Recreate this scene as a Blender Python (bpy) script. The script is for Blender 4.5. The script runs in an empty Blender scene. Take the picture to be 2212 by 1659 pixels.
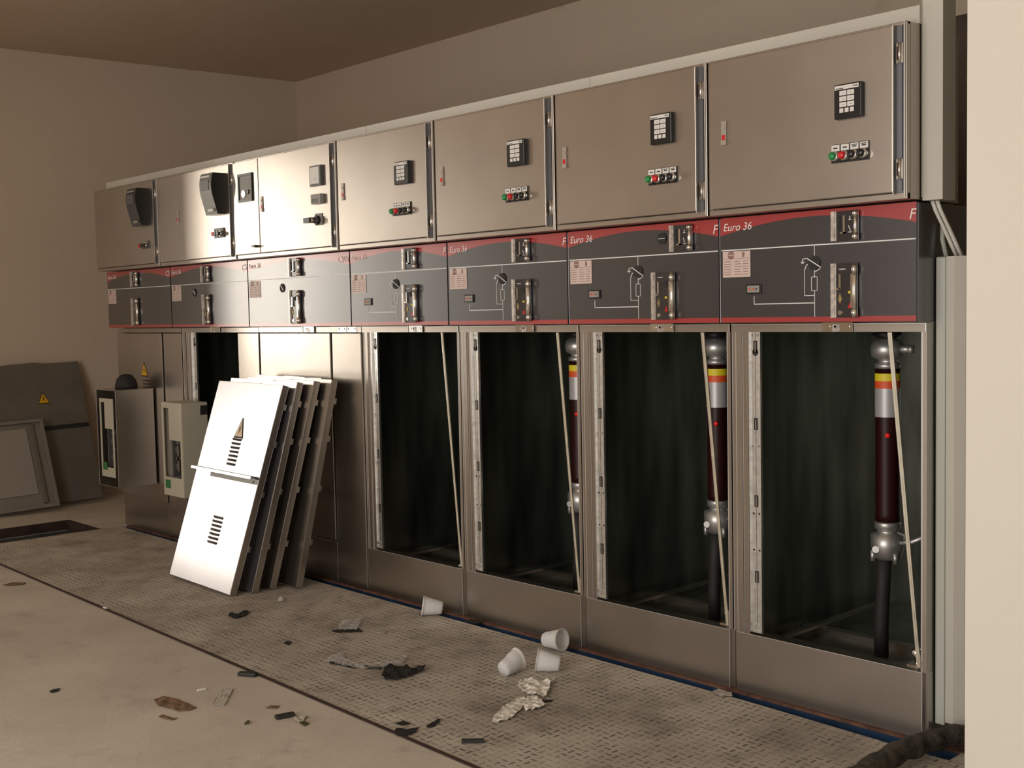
import bpy, bmesh, math, random
from mathutils import Vector, Matrix
S = bpy.context.scene
COL = S.collection
PI = math.pi

# ------------------------------------------------------------------ camera
CP = Vector((3.84174, -2.75299, 1.11161)); YAW, PITCH, ROLL, FPX = 0.82308, -0.061795, -0.02017, 2538.25
fwd = Vector((-math.sin(YAW)*math.cos(PITCH), math.cos(YAW)*math.cos(PITCH), math.sin(PITCH)))
r0 = Vector((math.cos(YAW), math.sin(YAW), 0)); u0 = r0.cross(fwd)
RR = r0*math.cos(ROLL)+u0*math.sin(ROLL); UU = -r0*math.sin(ROLL)+u0*math.cos(ROLL)
cam = bpy.data.cameras.new('camera'); co = bpy.data.objects.new('camera', cam); COL.objects.link(co)
co.matrix_world = Matrix(((RR.x, UU.x, -fwd.x, CP.x), (RR.y, UU.y, -fwd.y, CP.y), (RR.z, UU.z, -fwd.z, CP.z), (0, 0, 0, 1)))
cam.sensor_width = 36; cam.lens = FPX/2212*36; cam.clip_start = .02
S.camera = co

# ------------------------------------------------------------------ light, world, exposure
S.view_settings.view_transform = 'Standard'; S.view_settings.look = 'None'; S.view_settings.gamma = 1
S.view_settings.exposure = 0.0
w = bpy.data.worlds.new('world'); S.world = w; w.use_nodes = True
w.node_tree.nodes['Background'].inputs[0].default_value = (1.0, .88, .72, 1)
w.node_tree.nodes['Background'].inputs[1].default_value = .5
def area(name, loc, aim, sx, sy, power, col):
    l = bpy.data.lights.new(name, 'AREA'); l.shape = 'RECTANGLE'; l.size = sx; l.size_y = sy; l.energy = power; l.color = col
    o = bpy.data.objects.new(name, l); COL.objects.link(o); o.location = loc
    o.rotation_euler = (Vector(aim)-Vector(loc)).to_track_quat('-Z', 'Y').to_euler(); return o
area('window_daylight', (-3.98, -2.35, 1.45), (-2.0, -2.17, 1.45), 2.6, 2.2, 9, (1.0, .95, .89))
area('sunlit_wall_gap_outside', (-7.6, -4.27, 1.7), (-.9, -.1, 1.3), .22, 2.2, 64, (1.0, .91, .78))
area('window_ground_bounce', (-5.0, -2.6, -.35), (-3.0, -2.0, 2.9), 1.0, 2.4, 200, (1.0, .9, .8))
area('added_front_fill', (2.3, -5.0, 1.3), (2.3, -2.0, 1.2), 2.8, 2.4, 118, (1.0, .95, .90))  # added fill behind the camera, standing in for its flash

# ------------------------------------------------------------------ mesh helpers
class MB:
    def __init__(self): self.bm = bmesh.new()
    def face(self, pts, m=0):
        try:
            f = self.bm.faces.new([self.bm.verts.new(p) for p in pts]); f.material_index = m; return f
        except ValueError: return None
    def box(self, x0, x1, y0, y1, z0, z1, m=0, M=None):
        v = [Vector((x, y, z)) for z in (z0, z1) for y in (y0, y1) for x in (x0, x1)]
        if M: v = [M @ p for p in v]
        b = [self.bm.verts.new(p) for p in v]
        for q in ((0, 2, 3, 1), (4, 5, 7, 6), (0, 1, 5, 4), (2, 6, 7, 3), (0, 4, 6, 2), (1, 3, 7, 5)):
            self.bm.faces.new([b[i] for i in q]).material_index = m
        return self
    def prism(self, poly, d, m=0):
        """poly: list of 3D points, d: extrusion vector"""
        d = Vector(d); a = [self.bm.verts.new(Vector(p)) for p in poly]; b = [self.bm.verts.new(Vector(p)+d) for p in poly]; n = len(a)
        fs = [self.bm.faces.new(a), self.bm.faces.new(b[::-1])]
        for i in range(n): fs.append(self.bm.faces.new([a[i], b[i], b[(i+1) % n], a[(i+1) % n]]))
        for f in fs: f.material_index = m
        return self
    def lathe(self, prof, org, ax, seg=20, m=0, closed=False, smooth=True):
        """prof: (radius, distance along ax)"""
        ax = Vector(ax).normalized(); t = ax.orthogonal().normalized(); s = ax.cross(t); org = Vector(org); rings = []
        for r, h in prof:
            rings.append([self.bm.verts.new(org+ax*h+(t*math.cos(2*PI*i/seg)+s*math.sin(2*PI*i/seg))*max(r, 1e-5)) for i in range(seg)])
        for a, b in zip(rings, rings[1:]):
            for i in range(seg):
                f = self.bm.faces.new([a[i], a[(i+1) % seg], b[(i+1) % seg], b[i]]); f.material_index = m; f.smooth = smooth
        if not closed:
            for rg in (rings[0][::-1], rings[-1]):
                f = self.bm.faces.new(rg); f.material_index = m
        return self
    def cyl(self, org, ax, r, h, seg=20, m=0): return self.lathe([(r, 0), (r, h)], org, ax, seg, m)
    def tube(self, pts, r, seg=8, m=0):
        pts = [Vector(p) for p in pts]; rings = []
        for i, p in enumerate(pts):
            d = (pts[min(i+1, len(pts)-1)]-pts[max(i-1, 0)]).normalized()
            t = d.cross(Vector((0, 0, 1)) if abs(d.z) < .9 else Vector((0, 1, 0))).normalized(); s = d.cross(t)
            rr = r[i] if isinstance(r, (list, tuple)) else r
            rings.append([self.bm.verts.new(p+(t*math.cos(2*PI*k/seg)+s*math.sin(2*PI*k/seg))*rr) for k in range(seg)])
        for a, b in zip(rings, rings[1:]):
            for i in range(seg):
                f = self.bm.faces.new([a[i], a[(i+1) % seg], b[(i+1) % seg], b[i]]); f.material_index = m; f.smooth = True
        for rg in (rings[0][::-1], rings[-1]): self.bm.faces.new(rg).material_index = m
        return self
    def build(self, name, mats, parent=None, bevel=0, loc=None, recalc=True):
        if recalc: bmesh.ops.recalc_face_normals(self.bm, faces=self.bm.faces)
        me = bpy.data.meshes.new(name); self.bm.to_mesh(me); self.bm.free()
        o = bpy.data.objects.new(name, me)
        for m in (mats if isinstance(mats, (list, tuple)) else [mats]): me.materials.append(m)
        COL.objects.link(o)
        if parent: o.parent = parent
        if loc: o.location = loc
        if bevel:
            b = o.modifiers.new('bevel', 'BEVEL'); b.width = bevel; b.segments = 2; b.limit_method = 'ANGLE'; b.angle_limit = math.radians(50)
        return o
def tag(o, label=None, cat=None, group=None, kind=None):
    if label: o['label'] = label
    if cat: o['category'] = cat
    if group: o['group'] = group
    if kind: o['kind'] = kind
    return o
def thing(name, label, cat, loc, group=None):
    o = bpy.data.objects.new(name, None); COL.objects.link(o); o.location = loc; o.empty_display_size = .1
    return tag(o, label, cat, group)
def copy_tree(o, parent=None):
    c = o.copy(); COL.objects.link(c); c.parent = parent
    for ch in list(o.children): copy_tree(ch, c)
    return c
def pix_floor(px, py, z=0.0):
    """the point of the floor a measured spot belongs to"""
    d = fwd+RR*((px-1106)/FPX)-UU*((py-829.5)/FPX); t = (z-CP.z)/d.z
    return CP+d*t
def text_mesh(s, size, slant=0.0, thick=.0008, align='LEFT', space=1.0, bold=.0):
    c = bpy.data.curves.new('t', 'FONT'); c.body = s; c.size = size; c.shear = slant; c.extrude = thick/2; c.align_x = align; c.offset = bold; c.space_character = space
    o = bpy.data.objects.new('t', c); COL.objects.link(o)
    dg = bpy.context.evaluated_depsgraph_get(); me = bpy.data.meshes.new_from_object(o.evaluated_get(dg))
    bpy.data.objects.remove(o); bpy.data.curves.remove(c); return me
def add_text(name, s, size, x, y, z, mat, parent, slant=0, align='LEFT', bold=0, thick=.0008):
    me = text_mesh(s, size, slant, thick, align, 1.0, bold); me.transform(Matrix.Translation((x, y, z)) @ Matrix.Rotation(PI/2, 4, 'X'))
    me.materials.clear(); me.materials.append(mat)
    o = bpy.data.objects.new(name, me); COL.objects.link(o); o.parent = parent; return o

# ------------------------------------------------------------------ materials
def mat(name, col, rough=.6, metal=0.0, **k):
    m = bpy.data.materials.new(name); m.use_nodes = True; nt = m.node_tree; b = nt.nodes['Principled BSDF']
    c = tuple(col)+(1,)
    b.inputs['Base Color'].default_value = c; b.inputs['Roughness'].default_value = rough; b.inputs['Metallic'].default_value = metal
    for kk, v in k.items():
        if kk in ('noise', 'bump', 'scale', 'rvar', 'stretch', 'rough2', 'mix2'): continue
        b.inputs[kk].default_value = v
    if k.get('noise') or k.get('bump') or k.get('rvar'):
        tc = nt.nodes.new('ShaderNodeTexCoord'); mp = nt.nodes.new('ShaderNodeMapping'); nt.links.new(tc.outputs['Object'], mp.inputs[0])
        mp.inputs['Scale'].default_value = k.get('stretch', (1, 1, 1))
        n = nt.nodes.new('ShaderNodeTexNoise'); n.inputs['Scale'].default_value = k.get('scale', 8); n.inputs['Detail'].default_value = 5
        nt.links.new(mp.outputs[0], n.inputs['Vector'])
        if k.get('noise'):
            a = k['noise']; mx = nt.nodes.new('ShaderNodeMix'); mx.data_type = 'RGBA'
            mr = nt.nodes.new('ShaderNodeMapRange'); mr.inputs['From Min'].default_value = .3; mr.inputs['From Max'].default_value = .7
            nt.links.new(n.outputs['Fac'], mr.inputs['Value']); nt.links.new(mr.outputs[0], mx.inputs['Factor'])
            mx.inputs['A'].default_value = tuple(x*(1-a) for x in col)+(1,); mx.inputs['B'].default_value = tuple(min(1, x*(1+a)) for x in col)+(1,)
            nt.links.new(mx.outputs['Result'], b.inputs['Base Color'])
        if k.get('rvar'):
            mr = nt.nodes.new('ShaderNodeMapRange'); mr.inputs['To Min'].default_value = rough-k['rvar']; mr.inputs['To Max'].default_value = rough+k['rvar']
            mr.inputs['From Min'].default_value = .3; mr.inputs['From Max'].default_value = .7
            nt.links.new(n.outputs['Fac'], mr.inputs['Value']); nt.links.new(mr.outputs[0], b.inputs['Roughness'])
        if k.get('bump'):
            bp = nt.nodes.new('ShaderNodeBump'); bp.inputs['Strength'].default_value = k['bump']; bp.inputs['Distance'].default_value = .01
            nt.links.new(n.outputs['Fac'], bp.inputs['Height']); nt.links.new(bp.outputs[0], b.inputs['Normal'])
    if k.get('rough2'):
        b2 = nt.nodes.new('ShaderNodeBsdfPrincipled'); b2.inputs['Metallic'].default_value = metal; b2.inputs['Roughness'].default_value = k['rough2']
        if b.inputs['Base Color'].is_linked: nt.links.new(b.inputs['Base Color'].links[0].from_socket, b2.inputs['Base Color'])
        else: b2.inputs['Base Color'].default_value = c
        ms = nt.nodes.new('ShaderNodeMixShader'); ms.inputs[0].default_value = k.get('mix2', .5)
        nt.links.new(b.outputs[0], ms.inputs[1]); nt.links.new(b2.outputs[0], ms.inputs[2])
        nt.links.new(ms.outputs[0], nt.nodes['Material Output'].inputs[0])
    return m
STEEL = mat('aluzinc_sheet', (.47, .43, .39), .24, 1.0, noise=.05, scale=5, rough2=.38, mix2=.5)
STEEL2 = mat('aluzinc_sheet_panel', (.50, .46, .42), .24, 1.0, noise=.08, scale=4, rough2=.38, mix2=.5)
BRIGHT = mat('lit_panel_sheet', (.62, .61, .635), .25, 1.0, noise=.03, scale=4, rough2=.42, mix2=.6)  # same sheet as the panel returns, lighter: glare put into its colour
GALV = mat('galvanised_strip', (.82, .83, .83), .27, 1.0, noise=.14, scale=60, rough2=.5, mix2=.3)
GUTTER = mat('grey_blue_channel', (.17, .175, .19), .45, .6)
EDGE = mat('edge_highlight_metal', (.85, .85, .85), .35, .8)  # thin strips of it paint the highlights along sheet edges
INNER = mat('dark_galvanised_interior', (.23, .245, .215), .33, .95, noise=.5, rvar=.07, scale=3, stretch=(3, 3, .6))  # stretched noise paints vertical reflection bands into the colour
NAVY = mat('navy_lacquer', (.014, .013, .021), .35, 0, **{'Coat Weight': 1.0, 'Coat Roughness': .24, 'Coat IOR': 1.85})
RED = mat('red_lacquer', (.36, .012, .018), .35, 0, **{'Coat Weight': 1.0, 'Coat Roughness': .24, 'Coat IOR': 1.85})
WLINE = mat('white_print', (.75, .75, .76), .4)
LETTER = mat('white_lettering', (.8, .76, .74), .4)
CHROME = mat('chrome', (.85, .84, .82), .14, 1.0)
BLACK = mat('black_plastic', (.012, .012, .013), .3)
BLACKM = mat('matt_black', (.015, .014, .014), .7)
DKGREY = mat('dark_grey_plastic', (.09, .09, .09), .4)
GREY = mat('grey_plastic', (.28, .27, .25), .45)
WHITE = mat('white_plastic', (.72, .70, .68), .45)
CREAM = mat('cream_painted_metal', (.50, .47, .38), .5, noise=.05, scale=4)
DUCT = mat('cream_plastic_trunking', (.53, .51, .455), .45, noise=.04, scale=3)
DUCTG = mat('pale_green_grey_trunking', (.46, .48, .43), .45)
RELAYG = mat('relay_grey', (.20, .195, .18), .4)
GREENB = mat('green_button', (.01, .25, .06), .3)
REDB = mat('red_button', (.6, .015, .02), .3)
YEL = mat('warning_yellow', (.75, .42, .01), .4)
PLATE = mat('pinkish_rating_plate', (.62, .50, .46), .4)
PLTXT = mat('plate_print', (.28, .15, .14), .5)
TUBE = mat('dark_red_insulator', (.022, .003, .003), .4, **{'Specular IOR Level': .25})
SILV = mat('cast_aluminium', (.5, .5, .5), .38, .8, noise=.2, scale=20)
LYEL = mat('label_yellow', (.75, .62, .02), .5); LRED = mat('label_orange_red', (.7, .09, .02), .5); LGREY = mat('label_silver', (.45, .44, .46), .4, .3)
COPPER = mat('copper_bar', (.5, .2, .09), .4, .8)
RUST = mat('rusty_steel', (.13, .06, .04), .8, .1, noise=.5, bump=.3, scale=25)
RUSTD = mat('dark_rust', (.045, .025, .02), .8, .1, noise=.4, scale=18)
BLUE = mat('blue_painted_steel', (.004, .030, .085), .6, noise=.5, scale=9)
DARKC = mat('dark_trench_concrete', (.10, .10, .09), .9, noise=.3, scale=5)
CUP = mat('translucent_plastic_cup', (.88, .88, .88), .25, 0, **{'Transmission Weight': .35, 'IOR': 1.1, 'Alpha': .93})
BAG = mat('milky_plastic_film', (.78, .74, .67), .35, 0, noise=.15, scale=30, **{'Alpha': .85})
PAPER = mat('dirty_white_paper', (.42, .39, .34), .8, noise=.3, scale=30)
CARD = mat('brown_cardboard', (.18, .11, .06), .85, noise=.5, scale=40)
SOOT = mat('black_cloth', (.012, .011, .010), .9, noise=.4, scale=30)
RUBBER = mat('black_rubber', (.018, .018, .017), .55, noise=.4, scale=30)
FILM = mat('clear_film', (.62, .62, .6), .2, 0, **{'Alpha': .3})
CABLE = mat('dusty_black_cable', (.045, .04, .03), .6, noise=.95, bump=.8, scale=38)
WCABLE = mat('white_cable', (.62, .60, .55), .5)
REDDOT = mat('red_cap', (.9, .02, .02), .3)

def N(nt, typ, **kw):
    n = nt.nodes.new(typ)
    for k, v in kw.items(): setattr(n, k, v)
    return n
def mth(nt, op, a, b=None, clamp=False):
    n = nt.nodes.new('ShaderNodeMath'); n.operation = op; n.use_clamp = clamp
    for i, v in enumerate((a, b)):
        if v is None: continue
        if isinstance(v, (int, float)): n.inputs[i].default_value = v
        else: nt.links.new(v, n.inputs[i])
    return n.outputs[0]
def noise(nt, vec, scale, detail=5, rough=.55):
    n = nt.nodes.new('ShaderNodeTexNoise'); n.inputs['Scale'].default_value = scale; n.inputs['Detail'].default_value = detail; n.inputs['Roughness'].default_value = rough
    nt.links.new(vec, n.inputs['Vector']); return n.outputs['Fac']
def rng(nt, v, a, b, c=0., d=1.):
    n = nt.nodes.new('ShaderNodeMapRange'); nt.links.new(v, n.inputs[0])
    for i, x in zip((1, 2, 3, 4), (a, b, c, d)): n.inputs[i].default_value = x
    return n.outputs[0]
def mixc(nt, f, A, B):
    n = nt.nodes.new('ShaderNodeMix'); n.data_type = 'RGBA'
    for s, v in (('Factor', f), ('A', A), ('B', B)):
        if isinstance(v, (tuple, float)): n.inputs[s].default_value = v if isinstance(v, float) else (tuple(v)+(1,))
        else: nt.links.new(v, n.inputs[s])
    return n.outputs['Result']
def newmat(name, rough=.85):
    m = bpy.data.materials.new(name); m.use_nodes = True; nt = m.node_tree; b = nt.nodes['Principled BSDF']; b.inputs['Roughness'].default_value = rough
    tc = nt.nodes.new('ShaderNodeTexCoord'); return m, nt, b, tc.outputs['Object']
def bump(nt, b, h, s, d=.01):
    n = nt.nodes.new('ShaderNodeBump'); n.inputs['Strength'].default_value = s; n.inputs['Distance'].default_value = d
    nt.links.new(h, n.inputs['Height']); nt.links.new(n.outputs[0], b.inputs['Normal'])
def plaster(name, col, stain, amt=.6):
    m, nt, b, v = newmat(name, .9)
    a = noise(nt, v, 1.1, 6); c = noise(nt, v, 14, 4); f = rng(nt, a, .35, .7, .0, .35)
    base = mixc(nt, f, col, tuple(x*.86 for x in col))
    st = noise(nt, v, 2.3, 8, .7); stf = rng(nt, st, .62, .78, 0, amt)
    base = mixc(nt, stf, base, stain)
    nt.links.new(base, b.inputs['Base Color']); bump(nt, b, c, .25); return m
WALL = plaster('tan_plaster', (.64, .54, .43), (.37, .27, .17))
PILLAR = plaster('cream_plaster', (.78, .75, .675), (.56, .47, .37), .6)
CEIL = plaster('ceiling_plaster', (.60, .48, .37), (.42, .33, .24))
def concrete():
    m, nt, b, v = newmat('dusty_concrete', .85)
    a = noise(nt, v, 1.5, 7, .6); c = noise(nt, v, 55, 3); d = noise(nt, v, 5, 6, .7)
    col = mixc(nt, rng(nt, a, .3, .7), (.44, .40, .335), (.62, .57, .49)); col = mixc(nt, rng(nt, d, .56, .72, 0, .45), col, (.22, .19, .15))
    sp = rng(nt, noise(nt, v, 120, 2), .66, .72, 0, .5); col = mixc(nt, sp, col, (.16, .14, .11))
    nt.links.new(col, b.inputs['Base Color']); bump(nt, b, c, .15, .004); return m
def chequer():
    m, nt, b, v = newmat('chequer_plate', .6)
    sx = nt.nodes.new('ShaderNodeSeparateXYZ'); nt.links.new(v, sx.inputs[0]); c = .026
    X = mth(nt, 'DIVIDE', sx.outputs[0], c); Y = mth(nt, 'DIVIDE', sx.outputs[1], c)
    par = mth(nt, 'MODULO', mth(nt, 'ABSOLUTE', mth(nt, 'ADD', mth(nt, 'FLOOR', X), mth(nt, 'FLOOR', Y))), 2.0)
    lx = mth(nt, 'SUBTRACT', mth(nt, 'FRACT', X), .5); ly = mth(nt, 'SUBTRACT', mth(nt, 'FRACT', Y), .5)
    def ell(p, q): return mth(nt, 'ADD', mth(nt, 'POWER', mth(nt, 'ABSOLUTE', mth(nt, 'DIVIDE', p, .42)), 2.0), mth(nt, 'POWER', mth(nt, 'ABSOLUTE', mth(nt, 'DIVIDE', q, .13)), 2.0))
    e1 = ell(lx, ly); e2 = ell(ly, lx)
    e = mth(nt, 'ADD', mth(nt, 'MULTIPLY', e1, par), mth(nt, 'MULTIPLY', e2, mth(nt, 'SUBTRACT', 1.0, par)))
    mask = rng(nt, e, .7, 1.15, 1., 0.)
    a = noise(nt, v, 2.2, 7, .65); d = noise(nt, v, 6, 6, .7)
    dust = mixc(nt, rng(nt, a, .3, .7), (.33, .29, .24), (.66, .61, .53)); dust = mixc(nt, rng(nt, d, .5, .7, 0, .6), dust, (.17, .145, .115))
    wear = mth(nt, 'MULTIPLY', mask, rng(nt, noise(nt, v, 9, 4), .4, .62, .25, .95))
    rim = mth(nt, 'MULTIPLY', rng(nt, e, .9, 1.6, 1., 0.), rng(nt, noise(nt, v, 14, 4), .42, .62, .1, .85))
    col = mixc(nt, rim, dust, (.05, .043, .036)); col = mixc(nt, mth(nt, 'MULTIPLY', wear, .45), col, (.27, .25, .23))
    nt.links.new(col, b.inputs['Base Color']); b.inputs['Metallic'].default_value = .15
    h = mth(nt, 'ADD', mask, mth(nt, 'MULTIPLY', noise(nt, v, 60, 3), .3)); bump(nt, b, h, .6, .003); return m
CONC = concrete(); CHEQ = chequer()

# ------------------------------------------------------------------ the room
def seam(x): return -.893-.018*(x-0.0)-.018*x*0
XL, XR, YB, YF, ZC = -3.3, 5.6, 1.86, -4.6, 2.75
PX0, PX1, PY0 = -2.63, -2.19, -.15                     # the open pit
GAP0, GAP1 = -.056, -.012                              # slot between plates and cubicles
f = MB()
f.box(-4.4, XR, -5.2, seam(1)-.0, -.3, 0.0) if False else None
f.prism([(-4.4, YF-.2, 0), (XR, YF-.2, 0), (XR, seam(XR), 0), (PX0, seam(PX0), 0), (PX0, PY0, 0), (PX1-.02, PY0, 0), (PX1-.02, .0, 0), (PX1-.02, YB, 0), (-4.4, YB, 0)], (0, 0, -.06))
tag(f.build('floor', CONC), kind='structure')
f = MB(); f.prism([(PX1, seam(PX1)+.006, .002), (2.9, seam(2.9)+.006, .002), (2.9, GAP0-.035, .002), (2.42, GAP0-.035, .002), (1.9, GAP0-.016, .002), (PX1, GAP0, .002)], (0, 0, -.008))
cp = f.build('trench_cover', CHEQ); tag(cp, 'dusty chequer plate cover running along the foot of the cubicles', 'floor plate')
f = MB(); f.box(2.5, XR, -.12, YB, -.06, -.002); tag(f.build('floor_rear', CONC), kind='structure')
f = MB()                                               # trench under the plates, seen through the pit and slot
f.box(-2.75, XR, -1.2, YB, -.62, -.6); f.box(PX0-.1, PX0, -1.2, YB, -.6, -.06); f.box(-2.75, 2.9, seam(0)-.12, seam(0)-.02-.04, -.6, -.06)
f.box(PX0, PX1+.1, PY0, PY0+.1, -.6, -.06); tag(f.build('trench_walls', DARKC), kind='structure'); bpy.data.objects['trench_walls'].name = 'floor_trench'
f = MB(); t = .022
f.box(PX0, PX1, PY0-.028, PY0, -.05, -.001); f.box(PX1-.03, PX1, seam(PX1), PY0, -.05, -.001)
f.box(PX0, PX0+.02, seam(PX0), PY0, -.05, -.001)
tag(f.build('pit_frame', RUSTD), 'rusty dark steel angle framing the open pit in the floor', 'steel frame')
f = MB(); f.box(PX1-.40, PX1-.10, PY0-.30, PY0-.12, -.5, -.30); f.tube([(PX1-.35, -.6, -.45), (PX1-.25, -.4, -.25), (PX1-.12, -.25, -.28), (PX1+.1, -.2, -.35)], .03, 10)
tag(f.build('blue_duct', BLUE), 'blue painted cable duct down inside the open floor pit', 'duct')
f = MB(); f.box(PX1, 2.62, -.014, .03, -.03, -.001); f.box(PX1, 2.62, -.016, -.010, -.007, .0)
tag(f.build('base_channel', RUST), 'long rusty steel channel under the front edge of the cubicles', 'steel channel')
f = MB(); f.box(PX1, 2.75, GAP0-.05, -.016, -.12, -.10); f.box(PX1, 2.75, -.0145, -.0142, -.10, -.007)
tag(f.build('cable_tray', BLUE), 'blue painted tray in the slot between chequer plate and cubicles', 'tray')
f = MB()
for a, b_ in ((PX1, .4), (.4, 1.3), (1.3, 2.9)):
    f.prism([(a, seam(a)-.006, .001), (b_-.004, seam(b_)-.006, .001), (b_-.004, seam(b_)+.006, .001), (a, seam(a)+.006, .001)], (0, 0, .003))
tag(f.build('trim_1', RUSTD), kind='structure')
f = MB(); f.box(-4.4, XR, YF-.2, YB+.2, ZC, ZC+.1); tag(f.build('ceiling', CEIL), kind='structure')
DX0, DX1, DZ = .9, 2.25, 2.265                          # dark door in the back wall
f = MB(); f.box(-4.3, DX0, YB, YB+.2, 0, ZC); f.box(DX1, XR, YB, YB+.2, 0, ZC); f.box(DX0, DX1, YB, YB+.2, DZ, ZC)
tag(f.build('wall_back', WALL), kind='structure')
DOORM = mat('dark_brown_door', (.10, .065, .045), .55, noise=.2, scale=6)
f = MB(); f.box(DX0, DX1, YB+.06, YB+.12, 0, DZ)
for k in range(2):
    a = DX0+.06+k*(DX1-DX0)/2; f.box(a, a+(DX1-DX0)/2-.12, YB+.045, YB+.06, .2, 1.0); f.box(a, a+(DX1-DX0)/2-.12, YB+.045, YB+.06, 1.15, DZ-.15)
d = f.build('door_1', DOORM); tag(d, kind='structure')
f = MB(); f.cyl((DX0+.62, YB+.06, 1.05), (0, -1, 0), .012, .06); f.box(DX0+.52, DX0+.63, YB-.005, YB+.01, 1.04, 1.06); f.build('door_handle', CHROME, d)
# left wall, a little out of square, with the window that lights the room
WR = math.atan(.09)
W0, W1, WZ0, WZ1 = 3.59, 6.1, .30, 2.38
f = MB(); H = 6.8
f.box(-.22, 0, -W0, .25, 0, ZC); f.box(-.22, 0, -H, -W1, 0, ZC); f.box(-.22, 0, -W1, -W0, 0, WZ0); f.box(-.22, 0, -W1, -W0, WZ1, ZC)
o = f.build('wall_left', WALL); o.location = (XL, YB, 0); o.rotation_euler = (0, 0, -WR); tag(o, kind='structure')
f = MB()
f.box(-.16, -.10, -W0-.05, -W0, WZ0, WZ1); f.box(-.16, -.10, -W1, -W1+.05, WZ0, WZ1); f.box(-.16, -.10, -W1, -W0, WZ0, WZ0+.05); f.box(-.16, -.10, -W1, -W0, WZ1-.05, WZ1)
o = f.build('window_1', WHITE); o.location = (XL, YB, 0); o.rotation_euler = (0, 0, -WR); tag(o, kind='structure')
FX0, FX1, FZ = .9, 3.7, 2.5  # unseen opening added to let the front fill through
f = MB(); f.box(-4.4, FX0, YF-.2, YF, 0, ZC); f.box(FX1, XR+.2, YF-.2, YF, 0, ZC); f.box(FX0, FX1, YF-.2, YF, FZ, ZC)
tag(f.build('wall_front', WALL), kind='structure')
PW = 2.646
f = MB(); f.box(PW, XR, -.3, -.1, -.001, ZC); f.box(XR, XR+.2, YF, YB, 0, ZC); f.box(3.2, 3.4, -.1, YB, 0, ZC)
tag(f.build('wall_right', PILLAR), kind='structure')

# ------------------------------------------------------------------ cubicles
ZP, ZH0, ZH1, ZPB, ZPT, ZL = .173, 1.040, 1.062, 1.0673, 1.3603, 1.2698
YR = -.0491
ZB0, ZB1, YBX = 1.3645, 1.7883, -.0977
DEP = .85
WA, WB, WC, WF = .7226, .7308, .7808, .60
xC = -WC; xB = xC-WB; xA = xB-WA

def warn_sign(parent, cx, cz, wd, ht, y, name='warning_sign'):
    """yellow triangle with a black border and a bolt, facing -y"""
    b = MB(); tri = lambda s, yy: [(cx-wd/2*s, yy, cz-ht/2*s-(1-s)*.08*ht), (cx+wd/2*s, yy, cz-ht/2*s-(1-s)*.08*ht), (cx, yy, cz+ht/2*s-(1-s)*.08*ht)]
    b.prism(tri(1, y), (0, -.0012, 0), 1); b.prism(tri(.82, y-.0012), (0, -.0005, 0), 0)
    p = [(.04, .25), (-.12, -.05), (-.01, -.03), (-.06, -.33), (.12, .02), (.01, .0)]
    b.prism([(cx+a*wd, y-.0017, cz-.05*ht+c*ht*.75) for a, c in p], (0, -.0004, 0), 1)
    return b.build(name, [YEL, BLACKM], parent)
def grille(parent, cx, cz, wd, n, pitch, y, name='vent_grille'):
    b = MB()
    for i in range(n):
        z = cz+(n-1)*pitch/2-i*pitch
        b.box(cx-wd/2, cx+wd/2, y-.0012, y, z-pitch*.28, z+pitch*.28, 1)
        b.prism([(cx-wd/2, y-.001, z+pitch*.3), (cx+wd/2, y-.001, z+pitch*.3), (cx+wd/2, y-.006, z+pitch*.02), (cx-wd/2, y-.006, z+pitch*.02)], (0, .0008, 0), 0)
    return b.build(name, [STEEL2, BLACKM], parent)

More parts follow.
